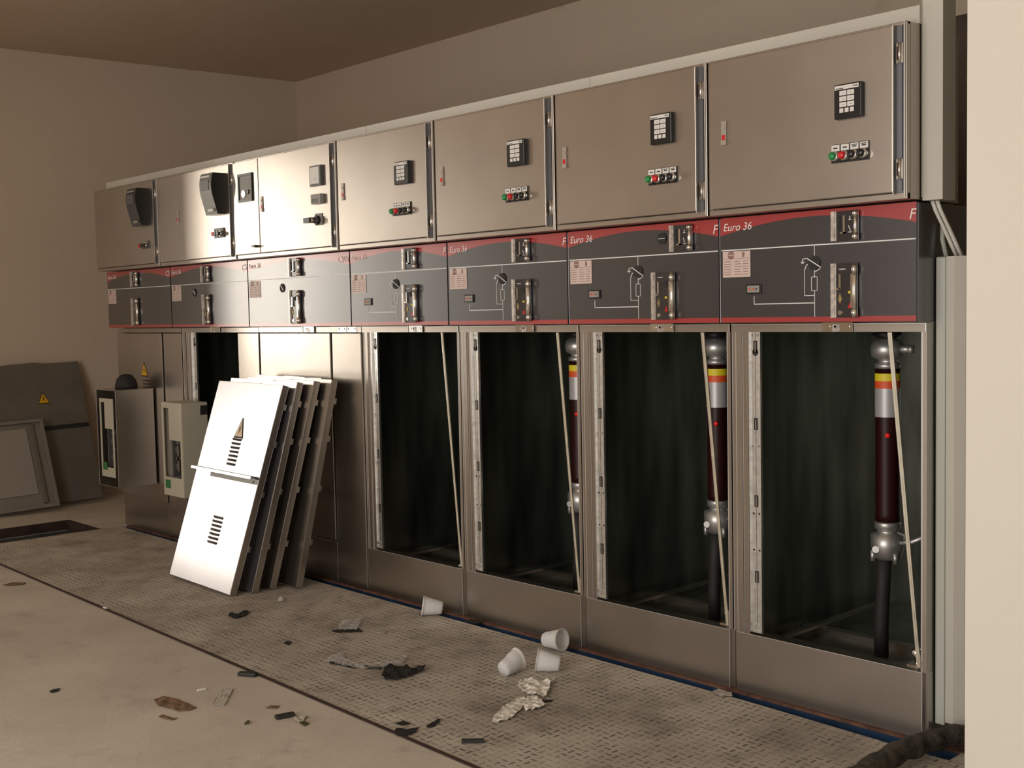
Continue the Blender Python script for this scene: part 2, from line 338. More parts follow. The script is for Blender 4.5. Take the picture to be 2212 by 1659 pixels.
def shaft_cover(parent, u0, u1, z0, z1, kind):
    """chromed cover over an operating shaft: left rail, hinge bar with barrels, dark slots"""
    y = YR-.002; b = MB(); wd = u1-u0
    b.box(u0, u1, y-.003, y, z0, z1, 0)                            # dark glass-like cover
    cov = b.build('shaft_cover', SMOKE, parent, .001)
    b = MB(); b.box(u0-.004, u0+.006, y-.010, y, z0, z1); b.box(u0+.006, u0+.010, y-.006, y, z0, z1)
    b.build('guide_rail', GALV2, cov)
    b = MB(); xr = u1-.006
    h = z1-z0; b.cyl((xr, y-.008, z0), (0, 0, 1), .0055, h, 12)
    for a, c in (((.02, .22), (.80, .98)) if kind != 'low' else ((.01, .17), (.80, .96))): b.cyl((xr, y-.009, z0+a*h), (0, 0, 1), .0085, (c-a)*h, 14)
    if kind == 'low': b.box(xr-.010, xr-.002, y-.012, y-.004, z0+.18*h, z0+.80*h)
    b.build('hinge_bar', CHROME, cov)
    b = MB()
    if kind == 'up':
        b.box(u0+.013, u0+.020, y-.006, y-.003, z1-.045, z1-.012, 1); b.box(u0+.030, u0+.036, y-.008, y-.003, z0+.018, z1-.012, 0); b.box(u0+.022, u0+.036, y-.008, y-.003, z0+.018, z0+.022, 0)
        b.box(u0+.017, u0+.030, y-.0045, y-.003, z0+.022, z1-.014, 1)
        b.box(u0+.044, u0+.052, y-.0042, y-.003, z1-.024, z1-.022, 2); b.box(u0+.047, u0+.049, y-.0042, y-.003, z1-.022, z1-.014, 2); b.box(u0+.044, u0+.053, y-.0042, y-.003, z0+.020, z0+.022, 2)
        b.prism([(u0+.043, y-.003, z0+.038), (u0+.045, y-.003, z0+.038), (u0+.051, y-.003, z0+.024), (u0+.049, y-.003, z0+.024)], (0, -.0012, 0), 2)
    else:
        b.box(u0+.018, u0+.036, y-.0042, y-.003, z1-.016, z1-.014, 2); b.box(u0+.011, u0+.019, y-.0045, y-.003, z1-.062, z1-.028, 1)
        b.box(u0+.019, u0+.025, y-.009, y-.003, z1-.066, z1-.028, 0); b.box(u0+.010, u0+.026, y-.009, y-.003, z1-.068, z1-.063, 0)
        b.cyl((u0+.046, y-.003, z1-.035), (0, -1, 0), .010, .002, 16, 1)
        b.cyl((u0+.020, y-.003, z0+.013), (0, -1, 0), .006, .002, 16, 0); b.box(u0+.044, u0+.052, y-.0042, y-.003, z1-.078, z1-.072, 3)
        b.prism([(u0+.042, y-.003, z0+.024), (u0+.054, y-.003, z0+.024), (u0+.050, y-.003, z0+.040)], (0, -.0012, 0), 4)
        b.prism([(u0+.014, y-.003, z0+.048), (u0+.020, y-.003, z0+.036), (u0+.026, y-.003, z0+.048), (u0+.020, y-.003, z0+.064)], (0, -.0012, 0), 5)
    b.build('shaft_slot', [CHROME, BLACKM, WLINE, LYEL, REDB, BRASS], cov)
    return cov
SMOKE = mat('smoked_cover', (.035, .032, .035), .2, 0, **{'Coat Weight': .8})
GALV2 = mat('galvanised_rail', (.62, .58, .55), .35, .7, noise=.3, scale=90)
BRASS = mat('brass_shutter', (.35, .26, .12), .4, .7)

def fascia(parent, w, right, um, lm, mimic=True, knob=.308, knob2=None, ind=.116):
    b = MB(); y0 = YR+.004; y = YR
    x0, x1 = .004, w-.004
    b.box(x0, x1, y, y0, ZPB, ZPT, 0)
    h = ZPT-ZPB; n = 28; t = .0006
    arc = lambda s: ZPT-h*(.172-.122*math.sin(PI*min(1, max(0, s)))**.9)
    for i in range(n):
        a, c = i/n, (i+1)/n
        b.prism([(x0+(x1-x0)*a, y, ZPT), (x0+(x1-x0)*c, y, ZPT), (x0+(x1-x0)*c, y, arc(c)), (x0+(x1-x0)*a, y, arc(a))], (0, -t, 0), 1)
    b.box(x0, x1, y-t, y, ZPB, ZPB+.014, 1)
    L = lambda a, c, z0, z1: b.box(a, c, y-t*1.5, y, z0, z1, 2)
    L(x0+.003, x1-.001, ZL-.0016, ZL+.0016)
    if mimic:
        k = knob; q = .0009
        L(k-q, k+q, 1.240, ZL); L(k-q, k+q, 1.187, 1.207); L(k-.010, k+.009, 1.1855, 1.187); L(k-.010, k+.009, 1.149, 1.1505)
        L(k-.010, k-.0085, 1.149, 1.187); L(k+.0075, k+.009, 1.149, 1.187); L(k-q, k+q, ZPB+.014, 1.149)
        L(k-.031, k-.0295, 1.138, 1.205); L(k-.031, k, 1.1365, 1.138); L(ind, k, 1.1165, 1.119); L(ind-.001, ind+.001, 1.1165, 1.140)
        def seg(ax, az, cx, cz, th=.0011):
            d = Vector((cx-ax, 0, cz-az)).normalized(); nn = Vector((-d.z, 0, d.x))*th
            b.prism([Vector((ax, y, az))+nn, Vector((cx, y, cz))+nn, Vector((cx, y, cz))-nn, Vector((ax, y, az))-nn], (0, -t*2, 0), 2)
        seg(k-.030, 1.205, k-.024, 1.218); seg(k-.024, 1.218, k-.018, 1.221); seg(k-.036, 1.226, k-.036, 1.234); seg(k-.036, 1.234, k-.022, 1.236); seg(k-.022, 1.236, k-.018, 1.232)
        seg(k-.042, 1.226, k-.030, 1.226); seg(k-.039, 1.2235, k-.033, 1.2235); seg(k+.019, 1.213, k+.014, 1.205); seg(k+.014, 1.205, k+.002, 1.200)
    fa = b.build('fascia', [NAVY, RED, WLINE], parent)
    add_text('lettering', 'Euro 36', .030, .013, y-.0015, 1.3235, LETTER, fa, .22)
    add_text('lettering', right, .036, w-.007, y-.0015, 1.319, LETTER, fa, .22, 'RIGHT')
    b = MB(); y2 = y-.0018                                        # rating plate
    b.box(.012, .105, y2, y, 1.194, 1.266, 0); b.box(.014, .103, y2-.0004, y2, 1.245, 1.2462, 1)
    for i in range(6):
        z = 1.238-i*.0072; b.box(.016, .040, y2-.0004, y2, z-.001, z+.0008, 1); b.box(.052, .070+.004*(i % 3), y2-.0004, y2, z-.001, z+.0008, 1)
        b.box(.081, .098, y2-.0004, y2, z-.001, z+.0008, 1)
    b.lathe([(.0115, 0), (.0115, .0004)], (.040, y2, 1.2555), (0, -1, 0), 18, 1); b.box(.030, .052, y2-.0008, y2-.0003, 1.2545, 1.2565, 0)
    b.box(.078, .086, y2-.0004, y2, 1.249, 1.263, 1)
    b.build('rating_plate', [PLATE, PLTXT], parent)
    if mimic:
        b = MB(); b.box(ind-.024, ind+.024, y-.004, y, 1.146, 1.173, 0); b.box(ind-.020, ind+.020, y-.0048, y-.004, 1.150, 1.169, 1)
        for i, m_ in enumerate((2, 2, 3)): b.cyl((ind-.012+i*.011, y-.0048, 1.1595), (0, -1, 0), .0032, .0012, 10, m_)
        b.build('voltage_indicator', [BLACK, GREY, LRED, DKGREY], parent, .0008)
        b = MB(); b.cyl((knob, y, 1.223), (0, -1, 0), .0185, .003, 26, 0)
        d = Vector((.030, 0, -.018)).normalized(); nn = Vector((-d.z, 0, d.x))*.0013; c = Vector((knob, y-.003, 1.223))
        b.prism([c-d*.022+nn, c+d*.020+nn, c+d*.020-nn, c-d*.022-nn], (0, -.001, 0), 1)
        b.build('position_dial', [BLACKM, WLINE], parent)
    elif knob:
        b = MB(); b.cyl((knob, y, 1.230), (0, -1, 0), .0185, .003, 26, 0); c = Vector((knob, y-.003, 1.230))
        b.prism([c+Vector((-.012, 0, .009)), c+Vector((-.009, 0, .012)), c+Vector((.012, 0, -.009)), c+Vector((.009, 0, -.012))], (0, -.001, 0), 1)
        b.build('position_dial', [BLACKM, WLINE], parent)
    if knob2:
        b = MB(); b.cyl((knob2, y, 1.317), (0, -1, 0), .017, .003, 24, 0); b.box(knob2-.012, knob2+.012, y-.0042, y-.003, 1.316, 1.3175, 1)
        b.box(knob2+.030, knob2+.038, y-.001, y, 1.326, 1.328, 1); b.box(knob2+.033, knob2+.035, y-.001, y, 1.328, 1.336, 1); b.box(knob2+.030, knob2+.038, y-.001, y, 1.300, 1.302, 1)
        b.build('upper_dial', [BLACKM, WLINE], parent)
    shaft_cover(parent, um[0], um[1], 1.276, 1.352, 'up'); shaft_cover(parent, lm[0], lm[1], 1.078, 1.218, 'low')

def housing(parent, w):
    b = MB(); b.box(.001, w-.001, YR+.004, .72, ZPB-.001, ZPT-.001); b.build('mechanism_housing', NAVY, parent, .0015)

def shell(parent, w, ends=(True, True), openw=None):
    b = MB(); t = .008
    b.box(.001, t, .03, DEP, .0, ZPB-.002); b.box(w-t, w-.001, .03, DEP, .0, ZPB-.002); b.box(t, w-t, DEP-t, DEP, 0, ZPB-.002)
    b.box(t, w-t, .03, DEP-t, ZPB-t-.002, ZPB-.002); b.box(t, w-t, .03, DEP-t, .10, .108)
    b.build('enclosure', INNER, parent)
def bracket(parent, u, w=.09):
    b = MB(); b.box(u, u+w, -.006, -.003, ZH0+.001, ZH1+.003, 0); b.box(u+w-.003, u+w, -.009, -.003, ZH0, ZH1+.003, 0); b.box(u, u+.003, -.009, -.003, ZH0, ZH1+.003, 0)
    for k in (.2, .42, .85): b.cyl((u+w*k, -.006, ZH1-.008), (0, -1, 0), .0035, .002, 12, 0)
    b.box(u+.34*w, u+.55*w, -.008, -.006, ZH0+.001, ZH1-.002, 1)
    b.build('header_bracket', [CHROME, GALV2], parent)
def hole_strip(parent, u0, u1, z0, z1, y):
    b = MB(); b.box(u0, u1, y-.003, y, z0, z1, 0); um = (u0+u1)/2; wd = u1-u0
    b.box(u0-.003, u0, y-.009, y, z0, z1, 0); b.box(u1, u1+.003, y-.009, y, z0, z1, 0); b.box(um-.0006, um+.0006, y-.0033, y-.003, z0+.02, z1-.004, 1)
    hs = [.998, .779, .559, .341]
    for i, z in enumerate(hs):
        b.box(um-.0065, um+.0065, y-.0036, y-.003, z-.017, z+.017, 1); b.box(um-.002, um+.002, y-.0042, y-.0036, z-.015, z+.013, 2)
        if i == 0: b.cyl((um, y-.003, z-.016), (0, -1, 0), .010, .0006, 16, 1)
    for z in (z1-.010, .716, .523, .418): 
        for s in (-.28, .28): b.cyl((um+s*wd, y-.003, z), (0, -1, 0), .0032, .0016 if z > .7 else .0006, 10, 2 if z > .7 else 1)
    b.box(u0+.003, u1-.003, y-.007, y-.003, z0, z0+.006, 0); b.box(u0+.002, um-.002, y-.008, y-.003, z0+.016, z0+.026, 0); b.box(um+.002, u1-.002, y-.008, y-.003, z0+.016, z0+.026, 0)
    b.build('slotted_strip', [GALV, BLACKM, STEEL], parent)
def rail_post(parent, xs, z0, z1):
    """folded sheet post seen as facets"""
    b = MB()
    for (a, c, y) in xs: b.box(a, c, y, .03, z0, z1, 0)
    for (a, c, y) in xs: b.box(a, a+.0012, y-.001, y, z0, z1, 1)
    b.build('frame_post', [STEEL, EDGE], parent)

def termination(x, y, label):
    t = thing('cable_termination', label, 'cable termination', (x, y, .0))
    b = MB(); b.lathe([(.034, .500), (.033, .52), (.033, .905), (.034, .93)], (0, 0, 0), (0, 0, 1), 28); b.build('insulator_tube', TUBE, t)
    b = MB(); b.lathe([(.024, .93), (.035, .932), (.035, .945), (.026, .948), (.026, .955), (.044, .965), (.047, .985), (.043, 1.003), (.030, 1.012), (.022, 1.016)], (0, 0, 0), (0, 0, 1), 28)
    b.cyl((.03, 0, .985), (1, .1, 0), .012, .045, 12); b.cyl((.07, 0, .975), (0, 0, 1), .009, .02, 12); b.build('top_connector', SILV, t)
    b = MB(); b.lathe([(.012, 1.006), (.018, 1.012), (.040, 1.024), (.043, 1.029), (.030, 1.033)], (0, 0, 0), (0, 0, 1), 28); b.build('stress_cone', BLACK, t)
    b = MB(); b.lathe([(.0345, .897), (.0345, .918)], (0, 0, 0), (0, 0, 1), 28, 0, True); b.lathe([(.0345, .876), (.0345, .897)], (0, 0, 0), (0, 0, 1), 28, 1, True); b.lathe([(.0345, .796), (.0345, .876)], (0, 0, 0), (0, 0, 1), 28, 2, True)
    b.build('label_band', [LYEL, LRED, LGREY], t)
    b = MB(); d = Vector((.82, -.57, 0)); b.lathe([(.0, 0), (.006, .002), (.0075, .005), (.006, .008), (0, .009)], Vector((-.004, 0, .746))+Vector((.02, -.028, 0)), (.4, -1, 0), 12); b.build('red_button', REDDOT, t)
    b = MB(); b.lathe([(.034, .500), (.036, .495), (.036, .480), (.028, .476), (.028, .468), (.046, .462), (.046, .430), (.040, .400), (.030, .392)], (0, 0, 0), (0, 0, 1), 28)
    for s in (-1, 1): b.cyl((s*.035, -.02, .385), (0, 0, 1), .007, .03, 10)
    b.cyl((-.012, -.040, .425), (.3, -1, 0), .010, .01, 12); b.tube([(.03, 0, .44), (.075, .0, .45), (.13, .02, .48)], .008, 8)
    b.build('bottom_connector', SILV, t)
    b = MB(); b.tube([(-.01, 0, .395), (-.015, 0, .3), (-.02, 0, .2), (-.02, .0, .11)], .02, 12); b.build('cable', BLACKM, t)
    return t

def fuse_cubicle(x0, right, um, lm, label, knob=.308, knob2=None, last=False, postw=.0):
    w = WF
    t = thing('switchgear_cubicle', label, 'switchgear', (x0, 0, 0), 'switchgear cubicles in the row')
    shell(t, w); housing(t, w)
    fascia(t, w, right, um, lm, True, knob, knob2)
    b = MB(); b.box(.003, w-.0015, -.003, .03, ZH0, ZH1, 0); b.box(.003, w-.003, -.0045, -.003, ZH1-.0015, ZH1, 1); b.box(w-.004, w-.0015, -.005, -.003, ZH0, ZH1, 1)
    b.build('header_rail', [STEEL, EDGE], t); bracket(t, .305)
    rail_post(t, [(.002, .014, .002), (.017, .036, -.001), (.037, .055, .004)], ZP if x0 > -.1 else 0, ZH0)
    rail_post(t, [(.578, .586, .010), (.586, w-.002, .0)], ZP, ZH0)
    hole_strip(t, .063, .097, .180, ZH0, .008)
    b = MB(); g = .012; b.box(g if x0 > .1 else .0, w-g, -.002, .035, .0, ZP, 0); b.box(w-g-.0015, w-g, -.003, -.002, .0, ZP, 1); b.box(g, w-g, -.0022, .0, ZP-.0015, ZP, 1)
    b.box(w-g, w-.001, .010, .03, 0, ZP, 0); b.box(0.001, g, .010, .03, 0, ZP, 0)
    b.build('plinth', [STEEL, EDGE], t)
    b = MB(); a = Vector((.494, .004, 1.038)); c = Vector((.575, .004, .182)); dx = Vector((.006, 0, 0))
    b.prism([a-dx, a+dx, c+dx*.8, c-dx*.8], (0, .004, 0), 0); b.prism([a-dx*.2, a+dx*.3, c+dx*.2, c-dx*.2], (0, -.003, 0), 0)
    b.build('diagonal_bar', GALV3, t)
    b = MB(); b.lathe([(.004, -.03), (.006, -.012), (.0115, -.008), (.014, 0), (.0115, .008), (.005, .012)], (.545, .05, .205), (0, 0, 1), 16); b.box(.528, .562, .03, .07, .168, .176); b.build('earthing_ball', CHROME, t)
    b = MB(); b.box(.01, .59, .16, .19, .108, .125); b.box(.01, .59, .34, .37, .108, .125); b.box(.05, .07, .04, .8, .125, .135); b.box(.45, .48, .04, .8, .125, .135)
    for k in range(3): b.cyl((.50, .1+.05*k, .135), (0, 0, 1), .008, .012, 10)
    b.build('floor_rail', STEEL, t)
    return t
GALV3 = mat('silver_bar', (.80, .77, .68), .3, .85, noise=.1, scale=30)

GC = {}
cellinfo = [
 (0.0, 'F', (.352, .429), (.347, .427), 'open empty looking cubicle just right of the leaning panels, no cable termination showing', .296, None),
 (.6, 'F', (.353, .429), (.349, .432), 'open cubicle showing only a sliver of its cable termination beside the right post', .289, None),
 (1.2, 'F', (.430, .507), (.359, .440), 'open cubicle with an extra dial beside its upper shaft cover, left of the end cubicle', .296, .391),
 (1.8, 'F', (.368, .441), (.367, .438), 'nearest open cubicle at the right end of the row beside the cream trunking', .308, None)]
for x0, r_, um, lm, lb, kn, k2 in cellinfo: GC[x0] = fuse_cubicle(x0, r_, um, lm, lb, kn, k2)

# --- cubicle C (closed door), B (half open) and A (closed)
def plate(parent, name, u0, u1, z0, z1, y=-.004, m=None, bev=.002):
    b = MB(); b.box(u0, u1, y, .03, z0, z1, 0); return b.build(name, m or STEEL2, parent, bev)
t = thing('switchgear_cubicle', 'closed metering cubicle behind the leaning panels, its bare door glowing with window light', 'switchgear', (xC, 0, 0), 'switchgear cubicles in the row')
w = WC; shell(t, w); housing(t, w); fascia(t, w, 'CVM', (.350, .432), (.347, .425), False, .283)
b = MB(); b.box(.003, w-.0015, -.003, .03, ZH0, ZH1, 0); b.box(.62, .68, -.005, -.003, ZH0, ZH1, 1); b.box(.685, .75, -.005, -.003, ZH0, ZH1, 1)
for u in (.63, .67, .695, .74): b.cyl((u, -.005, ZH1-.008), (0, -1, 0), .003, .001, 8, 2)
b.build('header_rail', [STEEL2, EDGE, BLACKM], t); bracket(t, .36)
plate(t, 'door', .022, .570, ZP+.002, ZH0-.003, -.012); plate(t, 'side_panel', .576, w-.002, .004, ZH0-.003, -.006)
b = MB(); b.box(.010, .572, -.006, .03, .0, ZP-.002, 0); b.build('plinth', STEEL, t, .0015)
b = MB(); b.box(.001, .010, .01, .03, 0, ZH0); b.box(.0, .008, -.006, .01, 0, ZP); b.build('frame_post', BLACKM, t)

t = thing('switchgear_cubicle', 'half open cubicle with slotted strip and dark gap, behind the cream boxes', 'switchgear', (xB, 0, 0), 'switchgear cubicles in the row')
w = WB; shell(t, w); housing(t, w); fascia(t, w, 'CS', (.324, .397), (.328, .392), False, .24)
b = MB(); b.box(.003, w-.0015, -.003, .03, ZH0, ZH1, 0); b.build('header_rail', [STEEL2, EDGE, BLACKM], t); bracket(t, .30)
rail_post(t, [(.004, .030, .0), (.034, .058, .006), (.062, .090, .002)], ZP, ZH0)
hole_strip(t, .094, .138, .180, ZH0, .008)
plate(t, 'side_panel', .545, w-.004, .004, ZH0-.003, -.004)
b = MB(); b.box(.006, .541, -.003, .03, .0, ZP, 0); b.build('plinth', STEEL, t, .0015)

t = thing('switchgear_cubicle', 'closed cubicle at the far left end of the row in shade, with warning triangle', 'switchgear', (xA, 0, 0), 'switchgear cubicles in the row')
w = WA; shell(t, w); housing(t, w); fascia(t, w, 'CS', (.303, .377), (.300, .372), False, None)
b = MB(); b.box(.003, w-.0015, -.003, .03, ZH0, ZH1, 0); b.build('header_rail', [STEEL2, EDGE, BLACKM], t)
d = plate(t, 'door', .008, .519, ZP+.002, ZH0-.003, -.010); warn_sign(d, .317, .850, .085, .075, -.010); grille(d, .34, .75, .085, 6, .018, -.010); grille(d, .34, .40, .085, 6, .018, -.010)
plate(t, 'side_panel', .530, w-.004, .004, ZH0-.003, -.004)
b = MB(); b.box(.004, .524, -.003, .03, .0, ZP, 0); b.build('plinth', STEEL, t, .0015)

for x0, u, lb in ((1.8, .350, 'dark red cable termination standing inside the nearest open cubicle'), (1.2, .360, 'dark red cable termination under a black cone inside the second nearest open cubicle'), (.6, .352, 'dark red cable termination partly behind the post of the third nearest open cubicle')):
    tt = termination(x0+u, .25, lb); tt['group'] = 'cable terminations inside the cubicles'

# ------------------------------------------------------------------ control cabinets on top
YD = YBX-.012                                           # door face
def control_cabinet(x0, w, label, kind):
    t = thing('control_cabinet', label, 'control cabinet', (x0, 0, ZB0), 'control cabinets on top of the row')
    z = lambda a: a-ZB0
    gw = .027                                           # hinge channel
    b = MB(); h = ZB1-ZB0
    b.box(.002, w-.001, YBX+.012, .16, 0, h, 0)
    b.box(.002, w-.001, YBX, YBX+.012, 0, .016, 0); b.box(.002, w-.001, YBX, YBX+.012, h-.008, h, 0); b.box(.002, .016, YBX, YBX+.012, .016, h-.008, 0); b.box(w-.006, w-.001, YBX-.004, YBX+.012, 0, h, 0)
    b.build('body', STEEL, t, .0015)
    b = MB(); b.box(w-.006-gw, w-.006, YBX+.002, YBX+.0121, .016, h-.008, 0)
    b.box(w-.0065-gw, w-.005-gw, YBX-.0135, YBX-.010, .012, h-.006, 1); b.box(w-.0063-gw, w-.0052-gw, YBX-.010, YBX+.002, .012, h-.006, 2); b.box(w-.0075, w-.006, YBX-.006, YBX, .004, h-.002, 1); b.box(w-.004-gw*.45, w-.004-gw*.4, YBX-.002, YBX+.002, .02, h-.01, 0)
    b.build('hinge_channel', [GUTTER, EDGE, STEEL], t)
    for hz in (1.690, 1.413):
        b = MB(); b.box(w-.029, w-.010, YBX-.004, YBX+.002, hz-ZB0, hz+.048-ZB0, 0); b.cyl((w-.019, YBX-.006, hz-ZB0-.001), (0, 0, 1), .0035, .05, 10, 1); b.box(w-.028, w-.020, YBX-.0045, YBX-.004, hz+.008-ZB0, hz+.040-ZB0, 2)
        b.build('hinge', [STEEL, CHROME, RUSTD], t)
    xd1 = w-.007-gw
    if kind == 'C':
        b = MB(); b.box(.006, .212, YD, YBX-.0, .017, h-.007, 0); b.build('fixed_panel', STEEL, t, .002)
        b = MB(); b.box(.216, xd1, YD, YBX, .017, h-.007, 0); door = b.build('door', STEEL, t, .002)
    else:
        b = MB(); b.box(.019, xd1, YD, YBX, .017, h-.007, 0); door = b.build('door', STEEL, t, .002)
    hx = {'F': .055, 'C': .240, 'B': .222, 'A': None}[kind]
    if kind == 'F' and x0 > 1.7: hx = .065
    if hx:
        b = MB(); b.box(hx-.008, hx+.008, YD-.004, YD, z(1.553), z(1.618), 0); b.box(hx-.008, hx+.008, YD-.006, YD-.004, z(1.553), z(1.566), 0)
        b.box(hx-.0055, hx+.0055, YD-.0052, YD-.004, z(1.566), z(1.580), 1); b.cyl((hx, YD-.004, z(1.600)), (0, -1, 0), .005, .002, 12, 0)
        b.build('door_latch', [HANDLE, REDB], door, .0015)
    return t, door
HANDLE = mat('latch_plastic', (.42, .38, .33), .3, .2)
def keypad_relay(parent, u0, u1, z1, z0):
    b = MB(); y = YD; z1 -= ZB0; z0 -= ZB0
    b.box(u0, u1, y-.014, y, z0, z1, 0); r = b.build('protection_relay', BLACK, parent, .003)
    w = u1-u0; h = z1-z0; b = MB(); f_ = y-.0142
    b.box(u0+.04*w, u1-.09*w, f_-.0006, f_, z1-.16*h, z1-.045*h, 0)
    b.box(u0+.08*w, u0+.36*w, f_-.001, f_-.0006, z1-.145*h, z1-.118*h, 1); b.box(u1-.30*w, u1-.12*w, f_-.001, f_-.0006, z1-.115*h, z1-.088*h, 1)
    b.build('name_strip', [WHITE, DKGREY], r)
    for i in range(3):
        for j in range(2):
            b = MB(); a = u0+w*(.22+.28*j); zz = z1-h*(.20+.165*i); b.box(a, a+.25*w, f_-.0012, f_, zz-.135*h, zz, 0); b.box(a+.09*w, a+.16*w, f_-.0015, f_-.0012, zz-.08*h, zz-.06*h, 1); b.build('key', [WHITE, GREY], r)
    for j in range(3):
        b = MB(); a = u0+w*(.22+.19*j); zz = z1-h*.70; b.box(a, a+.14*w, f_-.0012, f_, zz-.125*h, zz, 0); b.build('key', WHITE, r)
def push_buttons(parent, u0, u1, zc):
    n = 4; st = (u1-u0)/(n-1) if False else .0245; y = YD; zc -= ZB0
    cols = (GREENB, REDB, BLACK, BLACK)
    for i in range(n):
        u = u0+.009+i*.0265
        b = MB(); b.box(u-.0125, u+.0125, y-.004, y, zc-.016, zc+.030, 0); b.box(u-.0115, u+.0115, y-.0052, y-.004, zc+.013, zc+.0285, 1); b.box(u-.006, u+.006, y-.0055, y-.0052, zc+.019, zc+.022, 0)
        if i > 1: b.box(u-.008, u+.008, y-.0055, y-.0052, zc+.0235, zc+.0255, 0)
        b.build('legend_plate', [BLACK, WHITE], parent)
        b = MB(); b.lathe([(.0125, 0), (.0125, .010), (.010, .012)], (u, y-.004, zc), (0, -1, 0), 20, 0); b.lathe([(.0095, .010), (.0095, .020), (.007, .0225), (0, .023)], (u, y-.004, zc), (0, -1, 0), 20, 1)
        b.build('push_button', [CHROME, cols[i]], parent)
cabs = [(1.8, (.413, .490, 1.660, 1.574), .415-.012, 'control cabinet at the right end with keypad relay, beside the vertical cream trunking'),
        (1.2, (.412, .491, 1.667, 1.581), .409-.010, 'control cabinet second from the right end of the row, with keypad relay and coloured buttons'),
        (.6, (.402, .485, 1.665, 1.581), .396-.010, 'control cabinet third from the right end, above the third nearest open cubicle'),
        (.0, (.395, .482, 1.660, 1.578), .385-.010, 'control cabinet with keypad relay next to the cabinet with the dial window')]
for x0, rl, bu, lb in cabs:
    t, door = control_cabinet(x0, WF, lb, 'F'); keypad_relay(t, rl[0], rl[1], rl[2], rl[3]); push_buttons(t, bu, 0, 1.484)
# C: dial window, small indicator, two switches
t, door = control_cabinet(xC, WC, 'control cabinet with framed dial window on its fixed left strip and a black rotary switch', 'C')
Z = lambda a: a-ZB0
b = MB(); y = YD
for a, c, e, g in ((.054, .169, 1.716, 1.726), (.054, .169, 1.605, 1.615), (.054, .062, 1.615, 1.716), (.161, .169, 1.615, 1.716)): b.box(a, c, y-.007, y, Z(e), Z(g), 0)
b.box(.062, .161, y-.002, y, Z(1.615), Z(1.716), 1); mw = b.build('meter_window', [BLACK, GREY], t)
b = MB(); b.box(.075, .150, y-.003, y-.002, Z(1.665), Z(1.706), 0); b.cyl((.100, y-.002, Z(1.640)), (0, -1, 0), .015, .006, 20, 1); b.cyl((.135, y-.002, Z(1.646)), (0, -1, 0), .010, .006, 20, 2); b.build('meter_dial', [RELAYG, CHROME, BLACK], mw)
b = MB()
b.box(.623, .700, y-.012, y, Z(1.623), Z(1.703), 0); b.box(.628, .690, y-.013, y-.012, Z(1.631), Z(1.697), 1); b.box(.66, .672, y-.0135, y-.013, Z(1.648), Z(1.650), 2)
b.build('indicator_module', [DKGREY, PALE, BLACK] if 'PALE' in globals() else [DKGREY, WHITE, BLACK], t, .002)
b = MB(); b.box(.634, .700, y-.016, y, Z(1.552), Z(1.590), 0)
for k in range(3): b.box(.640+.016*k, .650+.016*k, y-.017, y-.016, Z(1.556), Z(1.572), 1)
b.build('terminal_module', [GREY, BLACK], t, .002)
b = MB(); b.box(.640, .690, y-.004, y, Z(1.468), Z(1.515), 0); b.cyl((.665, y-.004, Z(1.488)), (0, -1, 0), .018, .014, 20, 1); b.box(.610, .655, y-.040, y-.016, Z(1.478), Z(1.498), 1); b.cyl((.650, y-.004, Z(1.488)), (0, -1, 0), .012, .03, 16, 2)
b.build('rotary_switch', [GREY, BLACK, CHROME], t, .002)
b = MB(); b.cyl((.190, y, Z(1.411)), (0, -1, 0), .006, .018, 12, 0); b.box(.176, .206, y-.022, y-.016, Z(1.408), Z(1.414), 0); b.build('wing_key', BLACK, t)
def curved_relay(t, u0, u1, dark):
    b = MB(); y = YD; zt, zb = Z(1.747), Z(1.567); n = 12; prof = []
    for i in range(n+1):
        s = i/n; zz = zt+(zb-zt)*s; d = .052+.010*math.sin(PI*min(1, s*1.6)) if s < .62 else .052-(s-.62)*.05
        prof.append((zz, d))
    pts = [(u0, y, zt)]+[(u0, y-d, zz) for zz, d in prof]+[(u0, y, zb)]
    b.prism(pts, (u1-u0, 0, 0), 0)
    fr = b.build('protection_relay', BLACK, t)
    b = MB()
    for i in range(n):
        (za, da), (zc, dc) = prof[i], prof[i+1]
        b.prism([(u0+.002, y-da, za), (u1-.002, y-da, za), (u1-.002, y-dc, zc), (u0+.002, y-dc, zc)], (0, -.0015, 0), 0)
    b.prism([(u0+.02, y-.060, Z(1.735)), (u1-.015, y-.060, Z(1.735)), (u1-.015, y-.060, Z(1.728)), (u0+.02, y-.060, Z(1.728))], (0, -.003, 0), 1)
    b.box(u0+.015, u1-.02, y-.0655, y-.055, Z(1.672), Z(1.715), 2); b.box(u0+.05, u1-.015, y-.052, y-.043, Z(1.578), Z(1.590), 1)
    b.build('relay_front', [RELAYD if dark else RELAYG, WHITE if not dark else GREY, DKGREY], fr)
RELAYD = mat('relay_dark', (.035, .034, .034), .4)
def switch_row(t, u0, u1, z0, z1):
    b = MB(); y = YD; z0 = Z(z0); z1 = Z(z1); b.box(u0, u1, y-.006, y, z0, z1, 0); zc = (z0+z1)/2-.004
    b.box(u0+.01, u1-.01, y-.0065, y-.006, z1-.012, z1-.003, 3); b.build('switch_plate', [DKGREY, BLACK, CHROME, GREY], t)
    for i in range(3):
        b = MB(); u = u0+.018+i*(u1-u0-.036)/2; b.cyl((u, y-.006, zc), (0, -1, 0), .011, .010, 18, 0); b.cyl((u, y-.016, zc), (0, -1, 0), .009, .012, 18, 1); b.build('push_button', [CHROME, REDB if i == 0 else BLACK], t)
t, door = control_cabinet(xB, WB, 'control cabinet with a grey bulging relay, half shaded and half bright with window light', 'B'); curved_relay(t, .548, .655, False); switch_row(t, .565, .648, 1.466, 1.508)
